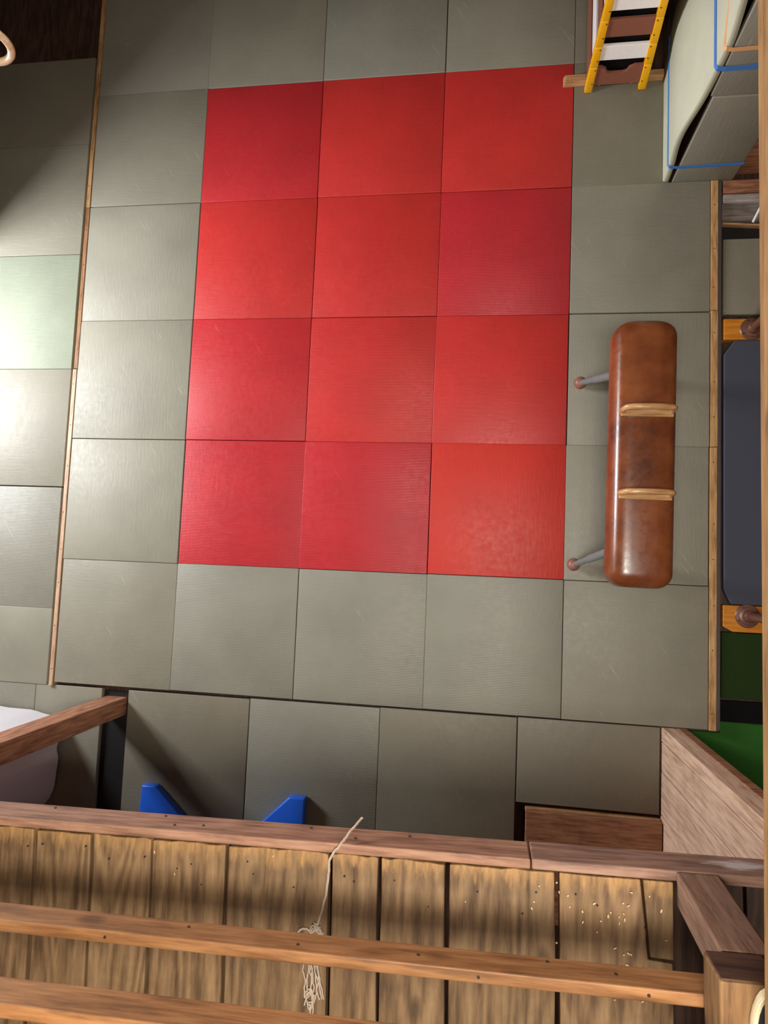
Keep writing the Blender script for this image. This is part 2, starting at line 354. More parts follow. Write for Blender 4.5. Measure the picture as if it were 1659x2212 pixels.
def window(name, T, a0, a1, b0, b1, label, nx, ny):
    t = thing(name, T((a0+a1)/2, b0, 0), label, None, None, 'structure')
    fr = bmesh.new(); w = 0.06
    def bb(p0, p1, q0, q1, d0, d1, bm):
        hexa(bm, [T(p0,q0,d0), T(p1,q0,d0), T(p1,q1,d0), T(p0,q1,d0), T(p0,q0,d1), T(p1,q0,d1), T(p1,q1,d1), T(p0,q1,d1)])
    bb(a0,a1,b0,b0+w,-.05,.05,fr); bb(a0,a1,b1-w,b1,-.05,.05,fr); bb(a0,a0+w,b0+w,b1-w,-.05,.05,fr); bb(a1-w,a1,b0+w,b1-w,-.05,.05,fr)
    obj('window_frame', fr, M['white_paint'], t)
    for i in range(nx):
        for j in range(ny):
            p0 = a0+w+(a1-a0-2*w)*i/nx; p1 = a0+w+(a1-a0-2*w)*(i+1)/nx; q0 = b0+w+(b1-b0-2*w)*j/ny; q1 = b0+w+(b1-b0-2*w)*(j+1)/ny
            g = bmesh.new(); bb(p0+.012,p1-.012,q0+.012,q1-.012,-.003,.003,g); obj('pane', g, M['glass'], t)
    for i in range(1, nx):
        p = a0+w+(a1-a0-2*w)*i/nx; g = bmesh.new(); bb(p-.012,p+.012,b0+w,b1-w,-.02,.02,g); obj('glazing_bar', g, M['white_paint'], t)
    for j in range(1, ny):
        q = b0+w+(b1-b0-2*w)*j/ny; g = bmesh.new(); bb(a0+w,a1-w,q-.012,q+.012,-.019,.019,g); obj('glazing_bar', g, M['white_paint'], t)
window('window_1', lambda a, b, d: (RX0-0.075+d, a, b), wy0, wy1, wz0, wz1, 'white framed window in the side wall', 2, 2)
window('fill_skylight', lambda a, b, d: (a, b, RZ1+0.05+d), sx0, sx1, sy0, sy1, 'white framed roof window added for overhead fill', 2, 1)  # out of view, added to carry the overhead fill light
# return wall left of the frame that shades the far left corner
struct('wall_return', box(RX0, -2.2, 2.62, 2.77, RZ0, 4.2), M['wallwood'], 'short boarded return wall beside the window')
# wooden enclosure behind the padded corner: horizontal boards on its two visible faces
en = thing('wall_enclosure', (4.9, 5.0, RZ0), 'dark brown boarded enclosure behind the strapped mats', None, None, 'structure')
obj('core', box(3.80, RX1, 3.10, RY1, RZ0, 4.6), M['darkwood'], en)
for i in range(18):
    z = RZ0 + i*0.26
    if z > 4.5: break
    obj('board', box(3.78, RX1, 3.075, 3.10, z+.004, z+.256, 0.003, seg=1), M['step'] if i < 2 else M['darkwood'], en)
    obj('board', box(3.775, 3.80, 3.076, RY1, z+.004, z+.256, 0.003, seg=1), M['darkwood_y'], en)

# ------------------------------------------------------------------ loft (turned 1.4 degrees against the mats)
LA = 0.0247; lc, ls = math.cos(LA), math.sin(LA)
def L(x, y, z):           # loft frame: y = 0 on the outer face of the edge board
    dx = x - 2.13
    return (2.13 + dx*lc - y*ls, -0.866 + dx*ls + y*lc, z)
LZ = 2.80
lf = thing('floor_loft', L(1.3, -1.5, LZ-0.04), 'old brown planks of the loft floor below the camera', None, None, 'structure')
bounds = [-0.62, -0.38, -0.16, 0.10, 0.34, 0.62, 0.865, 1.085, 1.312, 1.585, 1.948, 2.112, 2.335, 2.682, 3.035]
for a, b in zip(bounds, bounds[1:]):
    g = 0.004 + random.random()*0.004
    zt = LZ + random.uniform(-.003, .003)
    # worn, ragged front edge; slightly wandering sides
    n = 9; pts = []
    wob = [random.uniform(-.003, .003) for _ in range(8)]
    if 1.2 < a < 1.35: wob = [x*2 for x in wob]
    ys = [-2.9, -2.2, -1.6, -1.1, -.75, -.5, -.3, -.15]
    for i in range(n): pts.append((a+g + (b-a-2*g)*i/(n-1), -0.034 + random.uniform(-.004, .004)))
    right = [(b-g+wob[i], ys[7-i]) for i in range(8)]; left = [(a+g+wob[i]*.7, ys[i]) for i in range(8)]
    if b > 3.0:
        # the last plank is notched for a short patch board beside the post
        poly = [(a+g, -2.9), (b-g, -2.9), (b-g, -.275), (2.955, -.27), (2.935, -.034), (a+g+.1, -.036), (a+g, -.033)]
        bm = prism(poly, LZ-0.04, zt, 0.004, T=L)
        obj('plank', bm, M['plank'], lf)
        obj('plank', prism([(2.962, -.262), (3.03, -.264), (3.032, -.034), (2.943, -.034)], LZ-0.04, zt+.001, 0.003, T=L), M['plank'], lf)
        continue
    bm = prism(pts + right + left, LZ-0.04, zt, 0.005, T=L)
    obj('plank', bm, M['plank'], lf)
for x in (3.045, 3.30, 3.56):
    obj('plank', box(x, x+.245, -2.9, -.09, LZ-0.20, LZ-0.16, 0.004, T=L), M['darkwood_y'], lf)
for i in range(6):
    x = -0.5 + i*0.75
    obj('joist', box(x, x+.09, -2.9, -.06, LZ-0.24, LZ-0.205, 0.004, T=L, seg=1), M['darkwood_y'], lf)
# nails along the front of the planks
nailbm = lambda x, y, z, r=0.0034: lathe([(0, -.004), (r, -.004), (r, .0015), (r*.6, .0028), (0, .003)], L(x, y, z), seg=8)
for a, b in zip(bounds[5:], bounds[6:]):
    for fx, yy in random.sample(((.16, -.085), (.30, -.11), (.55, -.10), (.70, -.16), (.86, -.092)), 2 if b-a < .25 else 3):
        obj('nail', nailbm(a + (b-a)*fx + random.uniform(-.02, .02), yy + random.uniform(-.02, .02), LZ+.001), M['nail'], lf)
# edge board
eb = thing('trim_1', L(1.4, -.02, LZ-.15), 'red-brown edge board along the front of the loft', None, None, 'structure')
obj('edge_board', box(-.65, 2.60, -.032, 0, LZ-.148, LZ-.004, 0.005, T=L), M['fascia'], eb)
obj('edge_board', box(2.604, 4.0, -.032, .001, LZ-.150, LZ-.003, 0.006, T=L), M['fascia2'], eb)
for x in (.86, 1.37, 1.47, 1.30, 2.02, 2.20, 1.85):
    bm = lathe([(0, -.004), (.005, -.004), (.005, .002), (.003, .003), (0, .0032)], L(x, 0, LZ-.04-random.random()*.09), axis=L(0,1,0) and (-ls, lc, 0), seg=8)
    obj('nail', bm, M['nail'], eb)

# guard railing
gr = thing('guard_railing', L(3.1, -.05, LZ), 'wooden guard railing with two orange pine rails on the loft edge', 'railing')
obj('rail', box(-.62, 3.14, -.143, -.110, 3.137, 3.231, 0.004, T=L), M['rail'], gr)
obj('rail', box(-.62, 3.14, -.143, -.110, 3.465, 3.562, 0.004, T=L), M['rail'], gr)
def lean(x, y, z): # the post leans slightly towards the camera side
    k = (z-LZ); return L(x - .03*k, y, z)
obj('post', box(3.042, 3.166, -.104, -.001, LZ-.002, 3.233, 0.006, T=lean), M['postp'], gr)
obj('post', box(2.99, 3.034, -.26, -.146, 3.362, 3.62, 0.006, T=L), M['postp'], gr)
obj('post', box(-.62, -.50, -.107, -.01, LZ, 3.80, 0.006, T=L), M['postz'], gr)
cap = obj('cap_timber', box(2.987, 3.125, -1.2, -.004, 3.236, 3.36, 0.006, T=L), M['cap'], gr)
obj('end_shade', box(2.991, 3.121, -.0045, .0, 3.240, 3.356, 0.002, T=L), M['darkwood'], cap)  # dark board paints the shade on the end of the cap timber
for x, z in ((1.62, 3.17), (2.28, 3.19), (2.62, 3.16), (2.79, 3.185), (1.95, 3.20)):
    obj('nail', lathe([(0, -.004), (.0045, -.004), (.0045, .0015), (0, .002)], L(x, -.110, z), axis=(-ls, lc, 0), seg=8), M['nail'], gr)
for x in (1.40, 2.44, 2.86):
    obj('nail', lathe([(0, -.004), (.0045, -.004), (.0045, .0012), (0, .0015)], L(x, -.126, 3.231), seg=8), M['nail'], gr)

# shoe of the photographer at the corner of the railing
sh = thing('canvas_shoe', L(3.095, -.15, 3.36), 'black canvas shoe with cream rubber rim on the railing timber', 'shoe')
def shoe_outline(g):
    o = []
    for i in range(28):
        t = 2*math.pi*i/28; c, s = math.cos(t), math.sin(t)
        w = 0.048 if s > -0.2 else 0.040
        o.append((3.097 + (w+g)*math.copysign(abs(c)**.8, c), -.15 + (0.140+g)*math.copysign(abs(s)**.72, s)))
    return o
obj('sole', prism(shoe_outline(0.006), 3.361, 3.385, 0.004, T=L), M['cream'], sh)
ub = bmesh.new(); rings = []
for g, z in ((0, 3.384), (-.001, 3.403), (-.008, 3.420), (-.02, 3.431)):
    rings.append([ub.verts.new(L(x, y, z + max(0, -.12-y)*.22)) for x, y in shoe_outline(g)])
for A, Bq in zip(rings, rings[1:]):
    for k in range(28): ub.faces.new([A[k], A[(k+1)%28], Bq[(k+1)%28], Bq[k]])
ub.faces.new(rings[-1]); ub.faces.new(rings[0][::-1])
up = obj('upper', ub, M['canvas'], sh, True)
obj('rand', tube([L(x, y, 3.388) for x, y in shoe_outline(.001)], .0058, 8, closed=True), M['cream'], sh, True)
for k in range(3):
    y = -.12 - .035*k
    obj('lace', tube([L(3.075, y, 3.437+.008*k), L(3.097, y+.004, 3.445+.008*k), L(3.119, y, 3.437+.008*k)], .0028, 6), M['lace'], up)

# long timber close to the camera at the right
tag(obj('timber_beam', box(3.044, 3.21, -1.35, 6.5, 3.44, 3.60, 0.006, T=lambda x, y, z: (x-.0051*(y-.2), y, z)), M['beam']), 'long tan timber running the whole right edge close to the camera', 'beam')

# twine lying over the planks and the edge board
tw = thing('twine', L(1.93, -.1, LZ), 'frayed grey twine hanging over the loft edge board', 'twine')
def wpath(p, n=4, j=.0015):
    o = []
    for a, b in zip(p, p[1:]):
        for i in range(n):
            t = i/n; o.append(tuple(a[k]+(b[k]-a[k])*t + random.uniform(-j, j) for k in range(3)))
    o.append(p[-1]); return [L(*q) for q in o]
def twist(path, R, r, name, turns=38):
    """two strands wound round each other"""
    for ph in (0, math.pi):
        P = [Vector(p) for p in path]; out = []
        n = len(P)*6
        for i in range(n+1):
            f = i/n*(len(P)-1); k = min(int(f), len(P)-2); q = P[k].lerp(P[k+1], f-k); d = (P[k+1]-P[k]).normalized()
            u = d.cross(Vector((0,0,1))); u = u.normalized() if u.length > .01 else Vector((1,0,0)); w = d.cross(u)
            a = turns*2*math.pi*i/n + ph; out.append(q + R*(math.cos(a)*u + math.sin(a)*w))
        obj(name, tube(out, r, 5), M['twine'], tw, True)
main = wpath([(2.035, .055, 2.70), (2.005, .030, 2.765), (1.985, .006, 2.806), (1.962, -.02, 2.812), (1.945, -.05, 2.8065), (1.944, -.09, 2.806), (1.938, -.15, 2.8065), (1.925, -.21, 2.807), (1.908, -.262, 2.808)], 5, .001)
twist(main, .0024, .0025, 'strand')
def tangle(cx, cy, n, rad, ry, name):
    for _ in range(n):
        a0 = random.random()*6.28; p = []
        for i in range(7):
            a0 += random.uniform(.5, 1.3); r = rad*random.uniform(.3, 1.0)
            p.append((cx+math.cos(a0)*r, cy+math.sin(a0)*r*ry, LZ+.006+random.random()*.012))
        obj(name, tube(wpath(p, 4, .001), .0024, 5), M['twine'], tw, True)
tangle(1.905, -.285, 8, .028, 1.2, 'strand')
loop = [(1.868+.026*math.cos(a), -.300+.026*math.sin(a), LZ+.008) for a in [i*2*math.pi/14 for i in range(14)]]
obj('loop', tube([L(*p) for p in loop], .0036, 6, closed=True), M['twine'], tw, True)
for k in range(10):
    x0 = 1.866 + k*.006; p = [(x0, -.32, LZ+.008)]
    for i in range(6): p.append((x0 + random.uniform(-.008, .008) + .002*i, -.32-.028*(i+1), LZ+.006+random.random()*.008))
    obj('strand', tube(wpath(p, 3, .0012), .0026, 5), M['twine'], tw, True)
tangle(1.89, -.49, 5, .022, 1.5, 'strand')
for k in range(4):
    p = [(1.89+k*.004, -.50, LZ+.008)]
    for i in range(7): p.append((1.895 + random.uniform(-.007, .007)+.002*i, -.50-.024*(i+1), LZ+.006+random.random()*.006))
    obj('strand', tube(wpath(p, 3, .0012), .0026, 5), M['twine'], tw, True)

# chips of wood scattered at the right end of the planks
cb = bmesh.new()
for _ in range(44):
    x = random.triangular(2.55, 3.02, 2.96); y = -random.triangular(.05, .50, .12)
    if random.random() < .25: x = random.uniform(1.3, 2.7); y = -random.uniform(.05, .16)
    a = random.random()*3.14; l_ = random.uniform(.0015, .005); w_ = random.uniform(.001, .0022)
    c, s = math.cos(a), math.sin(a); z0 = LZ+.0045
    p = [(x+c*l_*i-s*w_*j, y+s*l_*i+c*w_*j) for i, j in ((-1,-1),(1,-1),(1,1),(-1,1))]
    hexa(cb, [L(q[0], q[1], z0) for q in p] + [L(q[0], q[1], z0+.002) for q in p])
tag(obj('wood_chips', cb, M['chip']), 'pale wood chips and crumbs scattered over the loft planks', 'wood chips', None, 'stuff')

# ------------------------------------------------------------------ judo mats
ordn = ['first', 'second', 'third', 'fourth', 'fifth', 'sixth']
def mat(x0, x1, y0, y1, m, label, group, zt=0.0, th=0.045, j=1.0):
    g = .0018
    dx, dy = random.uniform(-.003, .003)*j, random.uniform(-.003, .003)*j; z = zt + random.uniform(-.0025, .0025)*j
    o = obj('judo_mat', box(x0+g+dx, x1-g+dx, y0+g+dy, y1-g+dy, zt-th, z, 0.0045, seg=3), M[m], None, 50)
    return tag(o, label, 'mat', group)
reds = [['crimson', 'red', 'red'], ['red', 'red', 'crimson_x'], ['crimson', 'red_x', 'red'], ['crimson_x', 'crimson_x', 'scarlet']]
rowname = ['topmost', 'second', 'third', 'bottom']; colname = ['left', 'middle', 'right']
for r in range(4):
    for c in range(3):
        mat(c, c+1, 3-r, 4-r, reds[r][c], 'red judo mat in the %s row of the red block, %s of three' % (rowname[r], colname[c]), 'red judo mats')
G = 'grey judo mats'
lc_m = ['grey_x', 'grey_y', 'grey_pale', 'grey_pale', 'grey_pale', 'grey_y']
for k in range(6):
    mat(-1, 0, 4-k, 5-k, lc_m[k], 'grey judo mat right of the long left batten, %s from the top' % ordn[k], G)
for c, m in zip(range(3), ('grey_y', 'grey_x', 'grey_y')):
    mat(c, c+1, 4, 5, m, 'grey judo mat above the red block, over its %s column' % colname[c], G)
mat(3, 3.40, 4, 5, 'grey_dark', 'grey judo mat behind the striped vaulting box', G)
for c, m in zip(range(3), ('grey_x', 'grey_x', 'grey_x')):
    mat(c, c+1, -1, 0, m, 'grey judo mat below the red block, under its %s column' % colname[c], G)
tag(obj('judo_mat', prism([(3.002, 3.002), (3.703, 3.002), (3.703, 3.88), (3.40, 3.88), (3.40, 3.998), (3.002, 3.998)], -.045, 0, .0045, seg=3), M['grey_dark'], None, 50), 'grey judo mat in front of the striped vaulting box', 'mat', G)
mat(3, 4, 2, 3, 'grey_y', 'grey judo mat between pommel horse and strapped mats', G)
mat(3, 4, 1, 2, 'grey_pale', 'grey judo mat under the far half of the pommel horse', G)
mat(3, 4, 0, 1, 'grey_pale', 'grey judo mat under the near half of the pommel horse', G)
mat(3, 4, -1, 0, 'grey_y', 'grey judo mat in the corner just below the pommel horse', G)
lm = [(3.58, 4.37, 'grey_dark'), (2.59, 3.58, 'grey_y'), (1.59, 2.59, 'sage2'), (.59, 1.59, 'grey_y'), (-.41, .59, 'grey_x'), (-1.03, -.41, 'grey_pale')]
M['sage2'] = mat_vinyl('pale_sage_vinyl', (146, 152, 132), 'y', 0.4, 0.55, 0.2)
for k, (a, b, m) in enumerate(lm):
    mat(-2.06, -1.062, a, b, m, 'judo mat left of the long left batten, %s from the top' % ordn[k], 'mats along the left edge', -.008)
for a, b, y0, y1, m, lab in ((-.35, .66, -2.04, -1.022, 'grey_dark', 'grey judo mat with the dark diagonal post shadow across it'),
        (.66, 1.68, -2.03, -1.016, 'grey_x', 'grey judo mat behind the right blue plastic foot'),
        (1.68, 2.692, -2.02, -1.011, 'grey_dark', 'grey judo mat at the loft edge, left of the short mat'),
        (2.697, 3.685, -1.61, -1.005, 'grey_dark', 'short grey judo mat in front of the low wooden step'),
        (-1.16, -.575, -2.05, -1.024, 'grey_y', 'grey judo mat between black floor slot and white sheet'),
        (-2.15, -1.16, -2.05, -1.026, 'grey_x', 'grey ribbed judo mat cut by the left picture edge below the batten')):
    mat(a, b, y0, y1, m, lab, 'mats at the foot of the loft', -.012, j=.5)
tag(obj('floor_slot', box(-.574, -.351, -2.2, -1.045, -.064, -.050), M['blackfloor']), 'black floor strip between two mats at the foot of the post', None, None, 'structure')

# battens
for nm, xs, segs in (('left', (-1.036, -1.002), ((3.0, 5.0, 'batten', 0), (1.59, 2.995, 'batten_dark', .003), (-1.03, 1.585, 'batten_pale', -.003))),
                     ('right', (4.003, 4.052), ((2.012, 3.0, 'batten', 0), (1.002, 2.008, 'batten', .002), (-1.0, .998, 'batten', 0)))):
    for k, (a, b, m, dx) in enumerate(segs):
        t = thing('wood_batten', ((xs[0]+xs[1])/2+dx, (a+b)/2, -.06), '%s wooden batten along the %s edge of the mats, %s piece' % ('brown' if m == 'batten_dark' else 'pale', nm, ('upper', 'middle', 'lower')[k]), 'batten', 'battens framing the mats')
        obj('lath', box(xs[0]+dx, xs[1]+dx, a, b, -.06, .006, .003), M[m], t)
        n = max(3, int((b-a)/.3))
        for i in range(n):
            y = a + (b-a)*(i+.5)/n + random.uniform(-.06, .06)
            obj('nail', lathe([(0, -.002), (.0045, -.002), (.0045, .0008), (0, .001)], ((xs[0]+xs[1])/2+dx+random.uniform(-.006, .006), y, .006), seg=7), M['nail'], t)
tag(obj('carpet_edging', box(4.056, 4.084, -1.0, 3.0, -.06, -.012, .006), M['carpet']), 'charcoal carpet edging beside the right batten', 'edging')

# ------------------------------------------------------------------ post, sheet and blue stand at lower left
tag(obj('support_post', box(-.555, -.375, -1.225, -1.085, -.05, LZ-.24, .008), M['postz']), 'red-brown square timber post standing in the black slot', 'post')
def dust_sheet():
    bm = bmesh.new(); X0, X1, Y0, Y1, H = -2.35, -1.0, -2.35, -1.33, .75
    per = []
    def seg(a, b, n):
        for i in range(n): per.append((a[0]+(b[0]-a[0])*i/n, a[1]+(b[1]-a[1])*i/n))
    seg((X1, Y1), (X1, -1.62), 14)
    for i in range(16):
        a = math.pi/2*i/16; per.append((X1-.5+.5*math.cos(a), -1.62-.5*math.sin(a)))
    seg((X1-.5, -2.12), (X0, -2.12), 20); seg((X0, -2.12), (X0, Y1), 20); seg((X0, Y1), (X1, Y1), 26)
    cx, cy = (X0+X1)/2, (Y0+Y1)/2; n = len(per); rings = []
    ph = [random.uniform(-.5, .5) for _ in range(n)]
    for k, t in enumerate((0, .06, .2, .4, .6, .8, .93, 1.0)):
        z = H*(1-t); ring = []
        for i, (x, y) in enumerate(per):
            d = Vector((x-cx, y-cy, 0)); d.normalize()
            fold = (.007*math.sin(i*1.05+ph[i]*.6) + .010*math.sin(i*.37)) * t
            out = .015 + .10*t**1.5 + fold - (.03 if t == 0 else 0)
            hem = .03*max(0, math.sin(i*.17))*t
            # the front right corner of the sheet is swept back
            ring.append(bm.verts.new((x + d.x*out, y + d.y*out, max(z + hem, .004))))
        rings.append(ring)
    for A, Bq in zip(rings, rings[1:]):
        for i in range(n): bm.faces.new([A[i], A[(i+1)%n], Bq[(i+1)%n], Bq[i]])
    c = bm.verts.new((cx, cy, H+.02))
    for i in range(n): bm.faces.new([rings[0][i], rings[0][(i+1)%n], c])
    return bm
tag(obj('dust_sheet', dust_sheet(), M['sheet'], None, 60), 'white dust sheet draped over a bulky block behind the post', 'sheet')
bs = thing('plastic_stand', (.5, -2.3, 0), 'blue plastic stand with two tapered feet poking out under the loft', 'stand')
fl = [(-.145, -1.742), (-.035, -1.742), (.21, -1.97), (.21, -2.3), (-.165, -2.3)]
def foot(pts, name):
    o = obj(name, prism(pts, -.010, .075, .012, seg=3), M['blueplastic'], bs, 35); return o
foot([(x*.985, y*.985) for x, y in fl], 'foot')
foot([(1.155, -1.70), (1.035, -1.70), (.78, -1.95), (.78, -2.28), (1.15, -2.28)], 'foot')
obj('crossbar', box(.19, .80, -2.26, -2.06, -.010, .07, .012), M['blueplastic'], bs)
obj('upright', box(.38, .60, -2.25, -2.08, .068, .9, .02), M['blueplastic'], bs)

# ------------------------------------------------------------------ plank wall and step under the loft
wp = thing('wall_partition', (3.76, -2.0, RZ0), 'pale pink vertical plank partition under the loft', None, None, 'structure')
obj('corner_post', box(3.695, 3.835, -1.10, -1.005, RZ0, 2.60, .004), M['pinkplank'], wp)
yb = [-1.104, -1.31, -1.605, -1.90, -2.2, -2.5, -2.85]
for a, b in zip(yb, yb[1:]):
    obj('plank', box(3.698+random.uniform(-.002, .002), 3.73, b+.003, a-.003, RZ0, 2.59, .003), M['pinkplank'], wp)
obj('batten_board', box(3.80, 3.86, -1.13, -1.00, RZ0, 2.6, .004), M['step'], wp)
sp = thing('wooden_step', (3.2, -1.95, RZ0), 'low red-brown wooden step beside the pink plank partition', 'step')
obj('tread', box(2.765, 3.69, -2.4, -1.640, .01, .055, .006), M['step'], sp)
obj('riser', box(2.765, 3.69, -1.662, -1.634, RZ0, .009, .003), M['timber'], sp)

# ------------------------------------------------------------------ right strip beyond the batten
tag(obj('turf_carpet', prism([(3.868, RY0+.1), (RX1, RY0+.1), (RX1, -.80), (4.09, -.80), (4.09, -1.02), (3.868, -1.02)], RZ0, -.045), M['turf']), 'bright green artificial turf beside the pink plank partition', 'turf')
tag(obj('turf_shade', box(4.09, 5.6, -.775, -.315, RZ0, -.012, .006), M['turf_shaded']), 'green turf with painted shade between the black shade strip and the parallel bars', 'mat')  # slab of turf coloured dark for the shade beside the bars
tag(obj('shade_strip', box(4.09, 5.6, -.94, -.79, -.0445, -.035, .003), M['black']), 'black strip of painted shade across the green turf', 'strip')  # black strip stands in for the deepest shade on the turf
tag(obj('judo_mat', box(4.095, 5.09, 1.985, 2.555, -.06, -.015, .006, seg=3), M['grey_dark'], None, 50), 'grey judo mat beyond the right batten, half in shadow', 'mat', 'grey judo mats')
tag(obj('plank', box(4.09, 5.4, 2.90, 2.999, RZ0, .0, .004), M['step']), 'brown plank lying against the dark enclosure', 'plank', 'loose planks')
tag(obj('plank', hexa(bmesh.new(), [(4.09,2.825,RZ0),(5.3,2.845,RZ0),(5.3,2.895,RZ0),(4.09,2.89,RZ0),(4.09,2.825,.0),(5.3,2.845,.0),(5.3,2.895,.0),(4.09,2.89,.0)], .004), M['white_plank']), 'narrow whitewashed plank beside the brown plank', 'plank', 'loose planks')
tag(obj('plank', box(4.09, 5.2, 2.70, 2.822, RZ0, -.03, .004), M['grey_plank']), 'weathered grey plank below the whitewashed one', 'plank', 'loose planks')
tag(obj('wood_lath', hexa(bmesh.new(), [(4.09,2.672,RZ0),(5.0,2.60,RZ0),(5.0,2.616,RZ0),(4.09,2.688,RZ0),(4.09,2.672,-.02),(5.0,2.60,-.02),(5.0,2.616,-.02),(4.09,2.688,-.02)], .002), M['timber']), 'thin tan lath above the black gap', 'lath')
tag(obj('floor_gap', prism([(4.09, 2.56), (5.2, 2.56), (5.2, 2.588), (4.09, 2.668)], RZ0, RZ0+.006), M['blackfloor']), 'black gap between lath and grey mat', None, None, 'structure')
tag(obj('white_rod', tube([(4.30, 2.68, -.018), (4.38, 2.86, .012)], .009, 10), M['white_paint'], None, 40), 'thin white rod lying across the grey plank', 'rod')
# parallel bars: two varnished base boards, flanged uprights, bars above
pb = thing('parallel_bars', (4.6, .83, RZ0), 'parallel bars with varnished orange base boards and brown uprights', 'gym apparatus')
def runner(y0, y1, ch):
    c = .06 if ch else 0
    pts = [(4.095, y0+c*.6), (4.16, y0), (5.2, y0), (5.2, y1), (4.095, y1)] if ch else [(4.095, y0), (5.2, y0), (5.2, y1), (4.095, y1)]
    return prism(pts, RZ0, .0, .004)
for y0, y1, ch, fx, fy in ((1.79, 1.945, False, 4.285, 1.865), (-.31, -.125, True, 4.255, -.195)):
    for dx in (0, .62):
        rn = None
        if dx == 0: rn = obj('base_board', runner(y0, y1, ch), M['varnish'], pb)
        fg = obj('flange', lathe([(0, 0), (.080, 0), (.083, .006), (.078, .012), (.062, .014), (.060, .022), (.042, .026), (.040, .06), (.034, .068), (0, .068)], (fx+dx, fy, .0), seg=28), M['flange'], pb, 40)
        up = obj('upright', tube([(fx+dx, fy, .06), (fx+dx, fy, 1.55)], .030, 16), M['flange'], pb, 40)
        for q in range(4):
            a = q*math.pi/2 + .5
            obj('bolt', lathe([(0, 0), (.007, 0), (.007, .006), (0, .007)], (fx+dx+.070*math.cos(a), fy+.070*math.sin(a), .0122), seg=6), M['screw'], fg)
for dx in (0, .62):
    pts = [(4.27+dx, -.75 + 3.2*i/10, 1.575) for i in range(11)]
    obj('bar', tube(pts, .024, 14), M['pommel'], pb, 40)
mt = bmesh.new()
prism([(4.10, -.02), (4.15, -.118), (5.0, -.118), (5.0, 1.785), (4.17, 1.785), (4.095, 1.68)], RZ0+.012, .004, .008, bm=mt)
obj('board', box(4.092, 5.15, -.12, 1.786, RZ0, RZ0+.011), M['darkwood_y'], pb)
tag(obj('floor_pad', mt, M['bluecloth']), 'blue-grey cloth pad between the base boards of the parallel bars', 'pad')

# ------------------------------------------------------------------ strapped mats round the enclosure corner
def bow(z): # the long mat bulges away between its straps
    k = .042*math.exp(-((z-.52)/.30)**2)
    if z > 1.33: k += .16*(z-1.33)**1.3
    return k
pad = bmesh.new(); zs = [0.002 + 1.96*i/28 for i in range(29)]; secs = []
for z in zs:
    x = 3.705 - bow(z); e = .006
    P = [(x-.042, 3.014), (x-.036, 3.008), (x-.006, 3.008), (x, 3.014), (x, 3.986), (x-.006, 3.992), (x-.036, 3.992), (x-.042, 3.986)]
    secs.append([pad.verts.new((p[0], p[1], z)) for p in P])
for A, Bq in zip(secs, secs[1:]):
    for k in range(8): pad.faces.new([A[k], A[(k+1)%8], Bq[(k+1)%8], Bq[k]])
pad.faces.new(secs[0][::-1]); pad.faces.new(secs[-1])
tag(obj('judo_mat', pad, M['sage'], None, 50), 'tall pale sage mat strapped upright against the enclosure', 'mat', 'strapped upright mats')
tag(obj('judo_mat', box(3.728, 4.155, 3.003, 3.045, RZ0, .915, .007, seg=3), M['grey_pale'], None, 50), 'narrow grey mat standing upright at the corner, lower of two', 'mat', 'strapped upright mats')
tag(obj('judo_mat', box(3.712, 4.14, 3.005, 3.047, .921, 1.83, .007, seg=3), M['grey_pale'], None, 50), 'narrow grey mat standing upright at the corner, upper of two', 'mat', 'strapped upright mats')
for z, m, lab, w in ((.20, 'strap_blue', 'blue strap round the upright mats, near the floor', .026), (1.17, 'strap_blue', 'blue strap round the upright mats, just below the peach strap', .034), (1.315, 'strap_orange', 'peach strap round the upright mats, above both blue ones', .028)):
    x = 3.705-.042-.003-bow(z)
    if z > 1.3: path = [(x-.002, 3.30, z+.14), (x, 3.16, z+.06), (x, 3.02, z+.002), (x+.012, 3.000, z), (3.716, 2.998, z-.004), (4.158, 2.998, z+.008)]
    else: path = [(x, 3.995, z), (x, 3.5, z), (x, 3.02, z), (x+.012, 3.000, z-.002), (3.722, 2.997, z-.006), (4.158, 2.997, z+.008)]
    tag(obj('strap', strap(path, w, .003), M[m]), lab, 'strap', 'straps round the upright mats')

